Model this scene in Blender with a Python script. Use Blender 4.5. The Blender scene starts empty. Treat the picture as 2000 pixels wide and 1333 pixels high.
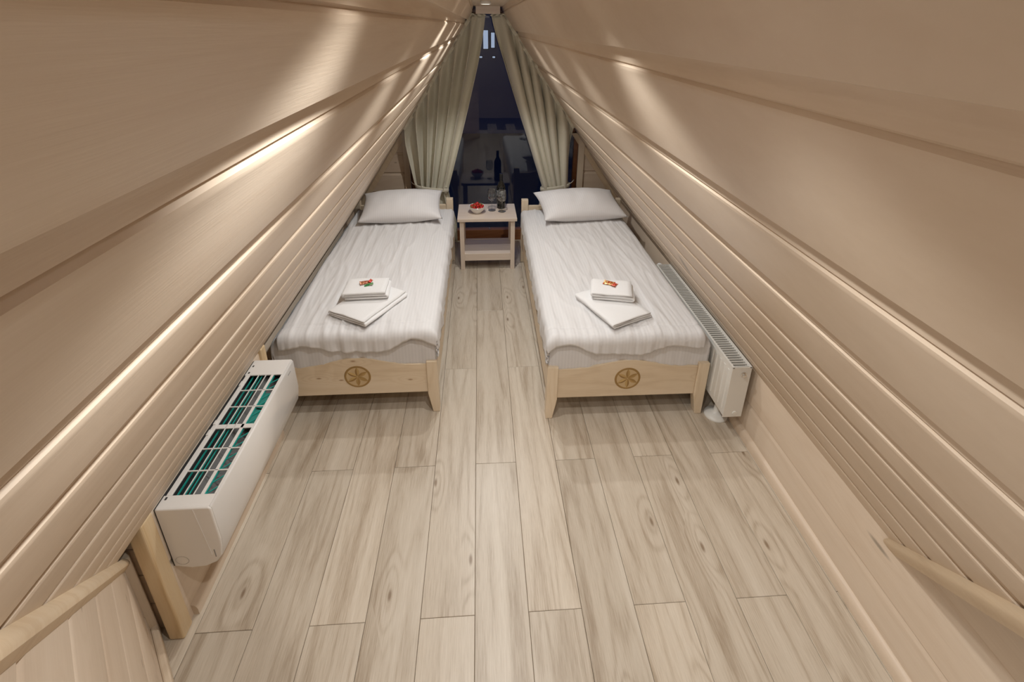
import bpy, bmesh, math, random
from mathutils import Vector, Matrix, noise

random.seed(7)
S = bpy.context.scene
COL = S.collection

# ------------------------------------------------------------------ camera
H = 1.97                       # camera height; floor is z = 0, x right, y towards the window
F_PX, PITCH, YAW, ROLL, CY = 952.73, 0.381785, 0.0669022, -0.0096245, 432.0
w_ = Vector((math.sin(YAW)*math.cos(PITCH), math.cos(YAW)*math.cos(PITCH), -math.sin(PITCH)))
r_ = Vector((math.cos(YAW), -math.sin(YAW), 0))
d_ = w_.cross(r_)
cr, sr = math.cos(ROLL), math.sin(ROLL)
R_, D_ = cr*r_ + sr*d_, -sr*r_ + cr*d_
cam_data = bpy.data.cameras.new('camera')
cam = bpy.data.objects.new('camera', cam_data)
COL.objects.link(cam)
m = Matrix.Identity(4)
for i in range(3):
    m[i][0], m[i][1], m[i][2] = R_[i], -D_[i], -w_[i]
m[2][3] = H
cam.matrix_world = m
cam_data.sensor_width = 36.0
cam_data.sensor_fit = 'HORIZONTAL'
cam_data.lens = 36.0*F_PX/2000.0
cam_data.shift_y = -(666.5 - CY)/2000.0
cam_data.clip_start = 0.01
S.camera = cam

# ------------------------------------------------------------------ world: blue dusk
W = bpy.data.worlds.new('dusk')
S.world = W
W.use_nodes = True
bgn = W.node_tree.nodes['Background']
bgn.inputs[0].default_value = (0.055, 0.085, 0.24, 1)
bgn.inputs[1].default_value = 0.45

# ------------------------------------------------------------------ exposure
vs = S.view_settings
vs.view_transform = 'Standard'
vs.look = 'None'
vs.gamma = 1.0
vs.use_curve_mapping = False
vs.exposure = 0.72

# ridge spotlights: (x, y, watts); alternately nearer the left and the right slope
SPOTS = ((0.06, -0.50, 33.0), (0.040, 0.47, 13.5), (0.085, 1.10, 17.0), (0.030, 1.85, 18.0), (0.040, 2.60, 15.0), (0.045, 3.30, 23.0))
SPOT_Z = 2.085
SPOT_ANGLE = 108.0
SPOT_BLEND = 0.45
FILL_W = 15.0
SPOT_COL = (0.985, 1.0, 0.99)

# ================================================================== helpers
def link(o, parent=None):
    COL.objects.link(o)
    if parent is not None:
        o.parent = parent
    return o

def tag(o, label=None, cat=None, group=None, kind=None):
    if label: o['label'] = label
    if cat: o['category'] = cat
    if group: o['group'] = group
    if kind: o['kind'] = kind
    return o

def empty(name, loc=(0, 0, 0), rz=0.0):
    o = bpy.data.objects.new(name, None)
    o.empty_display_size = 0.05
    o.location = loc
    o.rotation_euler = (0, 0, rz)
    return link(o)

class MB:
    """collects geometry for ONE mesh object"""
    def __init__(s): s.v = []; s.f = []
    def add(s, vs, fs):
        b = len(s.v); s.v += [tuple(p) for p in vs]; s.f += [tuple(b+i for i in q) for q in fs]; return s
    def box(s, x0, x1, y0, y1, z0, z1):
        return s.add([(x0,y0,z0),(x1,y0,z0),(x1,y1,z0),(x0,y1,z0),(x0,y0,z1),(x1,y0,z1),(x1,y1,z1),(x0,y1,z1)],
                     [(0,3,2,1),(4,5,6,7),(0,1,5,4),(1,2,6,5),(2,3,7,6),(3,0,4,7)])
    def chbox(s, x0, x1, y0, y1, z0, z1, c):
        """box whose top edges are chamfered by c"""
        return s.add([(x0,y0,z0),(x1,y0,z0),(x1,y1,z0),(x0,y1,z0),
                      (x0,y0,z1-c),(x1,y0,z1-c),(x1,y1,z1-c),(x0,y1,z1-c),
                      (x0+c,y0+c,z1),(x1-c,y0+c,z1),(x1-c,y1-c,z1),(x0+c,y1-c,z1)],
                     [(0,3,2,1),(0,1,5,4),(1,2,6,5),(2,3,7,6),(3,0,4,7),
                      (4,5,9,8),(5,6,10,9),(6,7,11,10),(7,4,8,11),(8,9,10,11)])
    def prism(s, poly, a, b, plane='xz'):
        """extrude a polygon given in a plane along the missing axis from a to b"""
        n = len(poly)
        def P(p, t):
            if plane == 'xz': return (p[0], t, p[1])
            if plane == 'yz': return (t, p[0], p[1])
            return (p[0], p[1], t)
        vs = [P(p, a) for p in poly] + [P(p, b) for p in poly]
        fs = [tuple(range(n)), tuple(range(2*n-1, n-1, -1))]
        for i in range(n):
            j = (i+1) % n
            fs.append((i, i+n, j+n, j))
        return s.add(vs, fs)
    def lathe(s, prof, n=32, c=(0, 0, 0), close=False):
        vs = []; fs = []
        for (r, z) in prof:
            for k in range(n):
                a = 2*math.pi*k/n
                vs.append((c[0]+r*math.cos(a), c[1]+r*math.sin(a), c[2]+z))
        m_ = len(prof)
        for i in range(m_-1 if not close else m_):
            for k in range(n):
                k2 = (k+1) % n; i2 = (i+1) % m_
                fs.append((i*n+k, i*n+k2, i2*n+k2, i2*n+k))
        if not close:
            fs.append(tuple(range(n-1, -1, -1)))
            fs.append(tuple((m_-1)*n+k for k in range(n)))
        return s.add(vs, fs)
    def tube(s, pts, r, n=10):
        pts = [Vector(p) for p in pts]; vs = []; fs = []
        for i, p in enumerate(pts):
            t = (pts[min(i+1, len(pts)-1)]-pts[max(i-1, 0)]).normalized()
            a = t.orthogonal().normalized() if i == 0 else (a - t*a.dot(t)).normalized()
            b = t.cross(a)
            rr = r[i] if isinstance(r, (list, tuple)) else r
            for k in range(n):
                q = 2*math.pi*k/n
                vs.append(p + a*rr*math.cos(q) + b*rr*math.sin(q))
        for i in range(len(pts)-1):
            for k in range(n):
                fs.append((i*n+k, i*n+(k+1) % n, (i+1)*n+(k+1) % n, (i+1)*n+k))
        fs.append(tuple(range(n-1, -1, -1))); fs.append(tuple((len(pts)-1)*n+k for k in range(n)))
        return s.add(vs, fs)
    def grid(s, nu, nv, fn):
        vs = [fn(i/nu, j/nv) for i in range(nu+1) for j in range(nv+1)]
        fs = [(i*(nv+1)+j, (i+1)*(nv+1)+j, (i+1)*(nv+1)+j+1, i*(nv+1)+j+1) for i in range(nu) for j in range(nv)]
        return s.add(vs, fs)
    def build(s, name, mat, parent=None, smooth=False, bevel=0.0, seg=2, fix=True, loc=None, rot=None, solid=0.0, angle=None):
        me = bpy.data.meshes.new(name)
        me.from_pydata(s.v, [], s.f)
        if fix:
            bm = bmesh.new(); bm.from_mesh(me)
            bmesh.ops.recalc_face_normals(bm, faces=bm.faces)
            bm.to_mesh(me); bm.free()
        me.materials.append(mat)
        if smooth:
            for p in me.polygons: p.use_smooth = True
            if angle is not None:
                try: me.set_sharp_from_angle(angle=math.radians(angle))
                except Exception: pass
        o = bpy.data.objects.new(name, me)
        if loc is not None: o.location = loc
        if rot is not None: o.rotation_euler = rot
        link(o, parent)
        if solid:
            md = o.modifiers.new('solid', 'SOLIDIFY'); md.thickness = solid; md.offset = 0
        if bevel:
            md = o.modifiers.new('bevel', 'BEVEL'); md.width = bevel; md.segments = seg; md.limit_method = 'ANGLE'
            md.angle_limit = math.radians(35)
        return o

def copy_tree(o, parent=None):
    c = o.copy(); COL.objects.link(c); c.parent = parent
    for ch in list(o.children): copy_tree(ch, c)
    return c

# ================================================================== materials
def newmat(name):
    mt = bpy.data.materials.new(name); mt.use_nodes = True
    nt = mt.node_tree
    return mt, nt, nt.nodes['Principled BSDF']

def plain(name, col, rough=0.5, metal=0.0, coat=0.0, trans=0.0, ior=1.45, emit=None, es=0.0):
    mt, nt, b = newmat(name)
    b.inputs['Base Color'].default_value = (*col, 1)
    b.inputs['Roughness'].default_value = rough
    b.inputs['Metallic'].default_value = metal
    b.inputs['IOR'].default_value = ior
    b.inputs['Coat Weight'].default_value = coat
    b.inputs['Transmission Weight'].default_value = trans
    if emit:
        b.inputs['Emission Color'].default_value = (*emit, 1)
        b.inputs['Emission Strength'].default_value = es
    return mt

def N(nt, t, **kw):
    n = nt.nodes.new(t)
    for k, v in kw.items(): setattr(n, k, v)
    return n

def math_(nt, op, a, b=None, clamp=False):
    n = nt.nodes.new('ShaderNodeMath'); n.operation = op; n.use_clamp = clamp
    for i, x in enumerate((a, b)):
        if x is None: continue
        if isinstance(x, (int, float)): n.inputs[i].default_value = x
        else: nt.links.new(x, n.inputs[i])
    return n.outputs[0]

def ramp(nt, fac, stops, interp='LINEAR'):
    n = nt.nodes.new('ShaderNodeValToRGB'); n.color_ramp.interpolation = interp
    e = n.color_ramp.elements
    while len(e) < len(stops): e.new(0.5)
    for i, (p, c) in enumerate(stops):
        e[i].position = p; e[i].color = (*c, 1) if len(c) == 3 else c
    nt.links.new(fac, n.inputs[0]); return n.outputs[0]

def mixc(nt, fac, a, b, mode='MIX'):
    n = nt.nodes.new('ShaderNodeMix'); n.data_type = 'RGBA'; n.blend_type = mode
    if isinstance(fac, (int, float)): n.inputs[0].default_value = fac
    else: nt.links.new(fac, n.inputs[0])
    for i, x in ((6, a), (7, b)):
        if isinstance(x, (tuple, list)): n.inputs[i].default_value = (*x, 1)
        else: nt.links.new(x, n.inputs[i])
    return n.outputs[2]

def wood(name, light, mid, dark, axis='Y', rough=0.5, cath=0.5, fine=1.0, knot=0.35, knot_cell=(0.22, 0.9),
         tone=0.12, knotcol=None, bump=0.15, band=9.0, coat=0.0, low_s=(6.0, 0.9), broad_w=0.85, pore_w=0.55):
    """procedural timber: cathedral figure, fine pores along the grain, a knot here and there, tone per board"""
    mt, nt, b = newmat(name); L = nt.links.new
    tc = N(nt, 'ShaderNodeTexCoord'); oi = N(nt, 'ShaderNodeObjectInfo')
    sep = N(nt, 'ShaderNodeSeparateXYZ'); L(tc.outputs['Object'], sep.inputs[0])
    ax = {'X': 0, 'Y': 1, 'Z': 2}[axis]; oth = [i for i in range(3) if i != ax]
    rnd = oi.outputs['Random']
    along = math_(nt, 'ADD', sep.outputs[ax], math_(nt, 'MULTIPLY', rnd, 53.0))
    across = math_(nt, 'ADD', math_(nt, 'ADD', sep.outputs[oth[0]], math_(nt, 'MULTIPLY', sep.outputs[oth[1]], 0.8)),
                   math_(nt, 'MULTIPLY', rnd, 17.0))
    def vec(sa, sl):
        c = N(nt, 'ShaderNodeCombineXYZ')
        L(math_(nt, 'MULTIPLY', across, sa), c.inputs[0]); L(math_(nt, 'MULTIPLY', along, sl), c.inputs[1])
        return c.outputs[0]
    def noise_(v, sc, det, rg=0.55):
        n = N(nt, 'ShaderNodeTexNoise'); n.inputs['Scale'].default_value = sc
        n.inputs['Detail'].default_value = det; n.inputs['Roughness'].default_value = rg
        L(v, n.inputs['Vector']); return n.outputs[0]
    low = noise_(vec(*low_s), 1.0, 2)
    # knots
    vor = N(nt, 'ShaderNodeTexVoronoi', voronoi_dimensions='2D'); vor.inputs['Scale'].default_value = 1.0
    L(vec(1/knot_cell[0], 1/knot_cell[1]*1.0), vor.inputs['Vector'])
    has = math_(nt, 'LESS_THAN', N(nt, 'ShaderNodeSeparateColor').outputs[0], knot)
    sc_ = has.node.inputs[0].links[0].from_node; L(vor.outputs['Color'], sc_.inputs[0])
    kd = vor.outputs['Distance']
    bulge = math_(nt, 'MULTIPLY', ramp(nt, kd, [(0.0, (1, 1, 1)), (0.38, (0, 0, 0))], 'EASE'), has)
    # cathedral figure
    ph = math_(nt, 'ADD', math_(nt, 'MULTIPLY', low, band), math_(nt, 'MULTIPLY', bulge, 2.2))
    fig = math_(nt, 'SINE', math_(nt, 'MULTIPLY', ph, 6.283))
    fig = math_(nt, 'POWER', math_(nt, 'MULTIPLY', math_(nt, 'ADD', fig, 1.0), 0.5), 2.2)
    broad = noise_(vec(11.0, 0.45), 1.0, 3)
    pore = noise_(vec(330.0*fine, 11.0), 1.0, 3, 0.65)
    f1 = math_(nt, 'ADD', math_(nt, 'MULTIPLY', fig, 0.34*cath), math_(nt, 'MULTIPLY', broad, broad_w))
    f1 = math_(nt, 'ADD', f1, math_(nt, 'MULTIPLY', math_(nt, 'SUBTRACT', pore, 0.5), pore_w))
    colr = ramp(nt, f1, [(0.22, light), (0.52, mid), (0.92, dark)])
    kc = knotcol or tuple(c*0.45 for c in dark)
    kn = math_(nt, 'MULTIPLY', ramp(nt, kd, [(0.012, (1, 1, 1)), (0.060, (0, 0, 0))], 'EASE'), has)
    colr = mixc(nt, math_(nt, 'MULTIPLY', kn, 0.8), colr, kc)
    tn = math_(nt, 'ADD', math_(nt, 'MULTIPLY', math_(nt, 'SUBTRACT', math_(nt, 'FRACT', math_(nt, 'MULTIPLY', rnd, 7.31)), 0.5), 2*tone), 1.0)
    hsv = N(nt, 'ShaderNodeHueSaturation'); L(colr, hsv.inputs['Color']); L(tn, hsv.inputs['Value'])
    L(hsv.outputs[0], b.inputs['Base Color'])
    b.inputs['Roughness'].default_value = rough
    b.inputs['Coat Weight'].default_value = coat
    b.inputs['Coat Roughness'].default_value = 0.3
    bp = N(nt, 'ShaderNodeBump'); bp.inputs['Strength'].default_value = bump; bp.inputs['Distance'].default_value = 0.002
    L(pore, bp.inputs['Height']); L(bp.outputs[0], b.inputs['Normal'])
    return mt

def cloth(name, col, stripe=0.0, stripe_w=0.012, axis=0, weave=900.0, bump=0.1, rough=0.85, sheen=0.15):
    mt, nt, b = newmat(name); L = nt.links.new
    tc = N(nt, 'ShaderNodeTexCoord')
    sep = N(nt, 'ShaderNodeSeparateXYZ'); L(tc.outputs['Object'], sep.inputs[0])
    nz = N(nt, 'ShaderNodeTexNoise'); nz.inputs['Scale'].default_value = weave; nz.inputs['Detail'].default_value = 2
    L(tc.outputs['Object'], nz.inputs['Vector'])
    c = mixc(nt, nz.outputs[0], tuple(x*0.93 for x in col), tuple(min(1, x*1.04) for x in col))
    b.inputs['Roughness'].default_value = rough
    if stripe:
        sn = math_(nt, 'SINE', math_(nt, 'MULTIPLY', sep.outputs[axis], 2*math.pi/(2*stripe_w)))
        st = ramp(nt, math_(nt, 'ADD', math_(nt, 'MULTIPLY', sn, 0.5), 0.5), [(0.42, (0, 0, 0)), (0.58, (1, 1, 1))])
        c = mixc(nt, math_(nt, 'MULTIPLY', st, stripe), c, tuple(x*0.80 for x in col))
        rr = math_(nt, 'SUBTRACT', rough, math_(nt, 'MULTIPLY', st, 0.3)); L(rr, b.inputs['Roughness'])
    L(c, b.inputs['Base Color'])
    b.inputs['Sheen Weight'].default_value = sheen
    bp = N(nt, 'ShaderNodeBump'); bp.inputs['Strength'].default_value = bump; bp.inputs['Distance'].default_value = 0.001
    L(nz.outputs[0], bp.inputs['Height']); L(bp.outputs[0], b.inputs['Normal'])
    return mt

M = {}
M['slope'] = wood('whitewashed_spruce', (0.70, 0.575, 0.45), (0.66, 0.53, 0.405), (0.58, 0.445, 0.325), 'Y', 0.42,
                  cath=0.35, fine=0.7, knot=0.16, knot_cell=(0.16, 1.1), tone=0.035, knotcol=(0.26, 0.21, 0.16), bump=0.1, band=7.0)
M['slope_x'] = wood('whitewashed_spruce_cross', (0.70, 0.575, 0.45), (0.66, 0.53, 0.405), (0.58, 0.445, 0.325), 'X', 0.45,
                  cath=0.35, fine=0.7, knot=0.3, knot_cell=(0.12, 0.35), tone=0.035, knotcol=(0.33, 0.24, 0.16), bump=0.1, band=7.0)
M['trim'] = wood('trim_pine', (0.74, 0.60, 0.43), (0.70, 0.545, 0.37), (0.60, 0.44, 0.28), 'Y', 0.42, cath=0.5, knot=0.1, tone=0.04)
M['trim_v'] = wood('trim_pine_upright', (0.72, 0.60, 0.46), (0.68, 0.55, 0.41), (0.60, 0.46, 0.33), 'Z', 0.42, cath=0.4, knot=0.1, tone=0.04)
M['post'] = wood('raw_pine_post', (0.74, 0.58, 0.37), (0.69, 0.51, 0.30), (0.57, 0.39, 0.20), 'Z', 0.4, cath=0.9, knot=0.0, tone=0.03, band=11)
M['floor'] = wood('oak_laminate', (0.635, 0.555, 0.455), (0.545, 0.462, 0.365), (0.335, 0.255, 0.178), 'Y', 0.36,
                  cath=0.55, fine=0.85, low_s=(5.0, 0.32), broad_w=0.95, pore_w=0.75, knot=0.30, knot_cell=(0.17, 0.55), tone=0.075, knotcol=(0.20, 0.125, 0.07), bump=0.08, band=11.0)
M['bed'] = wood('bed_pine_x', (0.79, 0.66, 0.50), (0.75, 0.61, 0.44), (0.64, 0.49, 0.33), 'X', 0.38, cath=0.5, fine=0.8, knot=0.35,
                knot_cell=(0.10, 0.32), tone=0.03, knotcol=(0.34, 0.19, 0.09), bump=0.06)
M['bed_z'] = wood('bed_pine_z', (0.79, 0.66, 0.50), (0.75, 0.61, 0.44), (0.64, 0.49, 0.33), 'Z', 0.38, cath=0.5, fine=0.8, knot=0.0, tone=0.03, bump=0.06)
M['bed_y'] = wood('bed_pine_y', (0.79, 0.66, 0.50), (0.75, 0.61, 0.44), (0.64, 0.49, 0.33), 'Y', 0.38, cath=0.5, fine=0.8, knot=0.1, tone=0.03, bump=0.06)
M['table'] = wood('table_pine', (0.78, 0.67, 0.57), (0.74, 0.62, 0.52), (0.66, 0.53, 0.42), 'X', 0.36, cath=0.4, fine=0.8, knot=0.0, tone=0.02, bump=0.05)
M['table_z'] = wood('table_pine_z', (0.78, 0.67, 0.57), (0.74, 0.62, 0.52), (0.66, 0.53, 0.42), 'Z', 0.36, cath=0.4, fine=0.8, knot=0.0, tone=0.02, bump=0.05)
M['carve'] = plain('burnt_shaded_carving', (0.34, 0.205, 0.07), 0.6)  # burnt ring colour, also the painted shade on one flank of each petal
M['carve_light'] = plain('carving_field', (0.60, 0.44, 0.25), 0.6)
M['carve_mid'] = plain('carving_mid', (0.50, 0.33, 0.13), 0.6)
M['sub'] = plain('subfloor', (0.10, 0.075, 0.05), 0.9)
M['sheath'] = plain('sheathing', (0.20, 0.165, 0.135), 0.9)
M['duvet'] = cloth('sateen_stripe_duvet', (0.72, 0.70, 0.692), stripe=0.22, stripe_w=0.0085)
M['sheet'] = cloth('striped_sheet', (0.72, 0.70, 0.695), stripe=0.25, stripe_w=0.0085)
M['pillow'] = cloth('sateen_stripe_pillowcase', (0.75, 0.725, 0.72), stripe=0.2, stripe_w=0.0085)
M['towel'] = cloth('white_terry', (0.80, 0.785, 0.775), weave=420.0, bump=0.55, rough=0.95, sheen=0.4)
M['curtain'] = cloth('linen_curtain', (0.68, 0.64, 0.52), weave=650.0, bump=0.2, rough=0.9)
M['white_pl'] = plain('white_plastic', (0.79, 0.755, 0.715), 0.28, coat=0.2)
M['grey_mark'] = plain('grey_print', (0.30, 0.29, 0.28), 0.5)
M['dark_pl'] = plain('dark_plastic', (0.045, 0.043, 0.042), 0.5)
M['fin'] = plain('heat_exchanger', (0.12, 0.115, 0.11), 0.45, metal=0.4)
M['teal'] = plain('teal_filter_frame', (0.02, 0.36, 0.30), 0.4)
M['teal_d'] = plain('teal_film', (0.03, 0.21, 0.175), 0.35)
M['rad'] = plain('radiator_enamel', (0.74, 0.715, 0.665), 0.3, coat=0.2)
M['rad_dark'] = plain('radiator_inside', (0.09, 0.088, 0.075), 0.6)
M['chrome'] = plain('chrome', (0.75, 0.74, 0.72), 0.2, metal=1.0)
M['brown'] = wood('window_rail_oak', (0.30, 0.12, 0.045), (0.24, 0.09, 0.03), (0.15, 0.05, 0.015), 'X', 0.35, cath=0.5, knot=0.0, tone=0.02)
def thin_glass(name, tint, ior, rough=0.0, power=5.0):
    mt, nt, b = newmat(name); L = nt.links.new
    nt.nodes.remove(b); out = nt.nodes['Material Output']
    tr = N(nt, 'ShaderNodeBsdfTransparent'); tr.inputs[0].default_value = (*tint, 1)
    gs = N(nt, 'ShaderNodeBsdfGlossy'); gs.inputs['Roughness'].default_value = rough
    lw = N(nt, 'ShaderNodeLayerWeight'); lw.inputs['Blend'].default_value = 0.5
    f0 = ((ior-1)/(ior+1))**2          # Schlick: the same reflectance from either side of the thin wall
    fr = math_(nt, 'ADD', math_(nt, 'MULTIPLY', math_(nt, 'POWER', lw.outputs['Facing'], power), 0.95-f0), f0)
    mx = N(nt, 'ShaderNodeMixShader'); L(fr, mx.inputs[0]); L(tr.outputs[0], mx.inputs[1]); L(gs.outputs[0], mx.inputs[2])
    L(mx.outputs[0], out.inputs['Surface']); return mt
M['glass'] = thin_glass('clear_glass', (0.90, 0.92, 0.93), 1.75, 0.03, 2.4)
M['pane'] = thin_glass('window_glass', (0.90, 0.94, 0.98), 1.55)
M['bottle'] = plain('black_bottle_glass', (0.006, 0.007, 0.006), 0.06, coat=0.6)
M['foil'] = plain('bottle_foil', (0.012, 0.011, 0.012), 0.3)
M['ceramic'] = plain('white_ceramic', (0.82, 0.80, 0.77), 0.15, coat=0.5)
M['berry'] = plain('strawberry_red', (0.50, 0.018, 0.014), 0.3, coat=0.3)
M['leafg'] = plain('strawberry_leaf', (0.08, 0.20, 0.03), 0.6)
M['night'] = plain('night_ground', (0.02, 0.022, 0.03), 0.95)
M['night_wall'] = plain('night_facade', (0.10, 0.11, 0.15), 0.95)
M['lit'] = plain('lit_window', (0.5, 0.5, 0.55), 0.5, emit=(0.75, 0.85, 1.0), es=0.30)
M['lamp_em'] = plain('lamp_lens', (0.9, 0.9, 0.85), 0.4, emit=(1.0, 0.95, 0.85), es=12.0)
M['lamp_body'] = plain('lamp_white', (0.8, 0.79, 0.77), 0.35)

def label_mat():
    mt, nt, b = newmat('bottle_label'); L = nt.links.new
    tc = N(nt, 'ShaderNodeTexCoord')
    n = N(nt, 'ShaderNodeTexNoise'); n.inputs['Scale'].default_value = 60; n.inputs['Detail'].default_value = 4
    L(tc.outputs['Object'], n.inputs['Vector'])
    L(ramp(nt, n.outputs[0], [(0.44, (0.03, 0.03, 0.03)), (0.56, (0.42, 0.40, 0.37))]), b.inputs['Base Color'])
    b.inputs['Roughness'].default_value = 0.5
    return mt
M['label'] = label_mat()

def wrapper(name, a, b_, c):
    mt, nt, b = newmat(name); L = nt.links.new
    tc = N(nt, 'ShaderNodeTexCoord')
    n = N(nt, 'ShaderNodeTexNoise'); n.inputs['Scale'].default_value = 95; n.inputs['Detail'].default_value = 2
    L(tc.outputs['Object'], n.inputs['Vector'])
    L(ramp(nt, n.outputs[0], [(0.40, a), (0.52, b_), (0.64, c)]), b.inputs['Base Color'])
    b.inputs['Roughness'].default_value = 0.25; b.inputs['Metallic'].default_value = 0.25
    return mt
M['wrap_brown'] = wrapper('brown_red_wrapper', (0.33, 0.06, 0.03), (0.45, 0.16, 0.07), (0.60, 0.33, 0.16))
M['wrap_green'] = wrapper('green_wrapper', (0.02, 0.20, 0.06), (0.05, 0.32, 0.10), (0.4, 0.5, 0.3))
M['wrap_gold'] = wrapper('gold_wrapper', (0.42, 0.05, 0.02), (0.62, 0.36, 0.10), (0.75, 0.58, 0.28))
M['wrap_red'] = wrapper('red_wrapper', (0.60, 0.02, 0.02), (0.66, 0.06, 0.04), (0.75, 0.45, 0.25))

# ================================================================== room shell
YW = 4.41          # window wall plane
YB = -2.4          # wall behind the camera
CL, KL = 0.115, 0.654
CR, KR = 0.266, 0.680
ZC = 2.11          # ridge ceiling

def slope_pt(side, u, n):
    c, k = (CL, KL) if side < 0 else (CR, KR)
    q = math.sqrt(1+k*k)
    x = (c + k*u); z = H - u
    return (side*(x - n/q), z - n*k/q)

def cut_y(side, x):
    """where the cladding stops towards the camera (diagonal edge)"""
    if side < 0: return max(YB, 1.109 - 1.175*(x + 1.156))
    return max(YB, 1.018 - 1.209*(1.337 - x))

def slope_prism(side, prof, y1=YW):
    pts = [slope_pt(side, u, n) for (u, n) in prof]
    n_ = len(pts); mb = MB()
    vs = [(x, cut_y(side, x), z) for (x, z) in pts] + [(x, y1, z) for (x, z) in pts]
    fs = [tuple(range(n_)), tuple(range(2*n_-1, n_-1, -1))] + [(i, i+n_, (i+1) % n_+n_, (i+1) % n_) for i in range(n_)]
    return mb.add(vs, fs)

JL = [-0.14, -0.039, 0.075, 0.239, 0.373, 0.548, 0.697, 0.87, 1.04, 1.215, 1.42]
JR = [-0.14, 0.042, 0.286, 0.488, 0.69, 0.83, 1.0, 1.21, 1.40, 1.575]

def slope_wall(side, joints, name, label):
    back = slope_prism(side, [(joints[0]-0.03, -0.035), (1.66, -0.035), (1.66, -0.05), (joints[0]-0.03, -0.05)])
    w = back.build(name, M['sheath'])
    tag(w, label, 'wall', kind='structure')
    q = math.sqrt(1 + (KL if side < 0 else KR)**2)
    for i in range(len(joints)-1):
        a, b = joints[i], joints[i+1]
        cv = 0.033 if side < 0 else 0.042
        D = 0.015
        prof = [(a, -0.034), (a, -D), (a+cv*0.18, -D), (a+cv*0.40, -D*0.85), (a+cv*0.62, -D*0.58), (a+cv*0.82, -D*0.34),
                (a+cv*0.86, -D*0.55), (a+cv*0.94, -D*0.55), (a+cv, -D*0.14), (a+cv*1.08, -0.0006), (a+cv*1.2, 0.0), (b-0.0015, 0.0), (b, -0.0015), (b, -0.034)]
        slope_prism(side, prof).build('slope_board', M['slope'], w, smooth=True, angle=28)
    return w

wall_left = slope_wall(-1, JL, 'wall_left', 'sloping wall of whitewashed spruce boards above the air conditioner')
wall_right = slope_wall(1, JR, 'wall_right', 'sloping wall of whitewashed spruce boards above the radiator')

# roof shell outside the cladding keeps the dusk out of the cavities
def roof_pts(side, u0, u1, n0, n1):
    return [slope_pt(side, u0, n0), slope_pt(side, u1, n0), slope_pt(side, u1, n1), slope_pt(side, u0, n1)]
for side, w in ((-1, wall_left), (1, wall_right)):
    ya = YB if side < 0 else 1.30
    MB().prism(roof_pts(side, -0.30, 2.2, -0.30, -0.33), ya, YW+0.12, 'xz').build('roof_shell', M['sheath'], w)
    MB().prism(roof_pts(side, -0.20, 2.0, -0.33, 0.004), YW+0.061, YW+0.09, 'xz').build('gable_closer', M['sheath'], w)
MB().prism([slope_pt(1, 0.1, -0.052), slope_pt(1, 1.60, -0.052), (1.39, 0.30), (1.39, -0.05), (1.95, -0.05), (1.95, 1.45), (0.55, 2.2)], 1.30, 1.33, 'xz').build('recess_end', M['sheath'], wall_right)

# ridge ceiling
cl = MB().box(-0.045, 0.20, YB, YW, ZC, ZC+0.03).build('ceiling', M['slope'])
tag(cl, 'narrow flat ridge ceiling of pale boards', 'ceiling', kind='structure')
MB().box(-0.022, 0.170, 4.16, 4.22, 2.052, ZC).build('ridge_block', M['table'], cl, bevel=0.002)

# knee walls -------------------------------------------------------------
def knee_board(parent, side, xface, y0, y1, z0, z1, mat='slope'):
    """horizontal board of a knee wall: coved top joint like the slope boards"""
    t = 0.02; D = 0.012; cv = 0.030
    s = side
    prof = [(xface + s*t, z0), (xface, z0), (xface, z1-cv), (xface + s*D*0.25, z1-cv*0.8), (xface + s*D*0.8, z1-cv*0.45), (xface + s*D, z1-0.003),
            (xface + s*D, z1), (xface + s*t, z1)]
    return MB().prism(prof, y0, y1, 'xz').build('knee_board', M[mat], parent, smooth=True, angle=38)

XKR = 1.337
for (z0, z1) in ((0.0, 0.205), (0.205, 0.435)):
    knee_board(wall_right, 1, XKR, YB, YW, z0, z1)
for (z0, z1) in ((0.435, 0.665), (0.665, 0.895), (0.895, 1.125), (1.125, 1.36)):
    knee_board(wall_right, 1, XKR, YB, 1.30, z0, z1)
MB().box(XKR+0.02, XKR+0.05, YB, YW, -0.02, 1.40).build('knee_backing', M['sheath'], wall_right)
MB().add([(0.45, YB, 1.72), (XKR+0.05, YB, 1.38), (XKR+0.05, 1.5, 1.38), (0.45, 1.5, 1.72)], [(0, 1, 2, 3)]).build('recess_lid', M['sheath'], wall_right, fix=False, solid=0.01)

XKL, XKO = -1.05, -1.205      # boxed-out section behind the air conditioner; set-back knee wall elsewhere
for (z0, z1) in ((0.0, 0.31), (0.31, 0.56)):
    knee_board(wall_left, -1, XKL, 1.135, 1.99, z0, z1)
for (z0, z1) in ((0.0, 0.155), (0.155, 0.34)):
    knee_board(wall_left, -1, XKO, 1.99, YW, z0, z1)
MB().box(XKO-0.05, XKO-0.02, 0.9, YW, -0.02, 0.36).build('knee_backing', M['sheath'], wall_left)
MB().box(XKL-0.15, XKL-0.02, 1.95, 1.985, 0.0, 0.5).build('box_end', M['slope_x'], wall_left)
# end boards of the box, facing the camera
for (z0, z1) in ((0.0, 0.13), (0.135, 0.275), (0.28, 0.40), (0.405, 0.52)):
    MB().box(-1.185, -1.062, 1.128, 1.146, z0, z1).build('end_board', M['slope_x'], wall_left, bevel=0.003)
MB().box(-1.40, -1.062, 1.147, 1.165, -0.01, 0.80).build('box_backing', M['sheath'], wall_left)
# upright posts of the box
MB().box(-1.092, -1.040, 1.088, 1.142, 0.0, 0.555).build('post', M['post'], wall_left, bevel=0.007, seg=3)
MB().box(-1.085, -1.036, 1.955, 2.0, 0.0, 0.555).build('post', M['post'], wall_left, bevel=0.006, seg=3)

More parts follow.
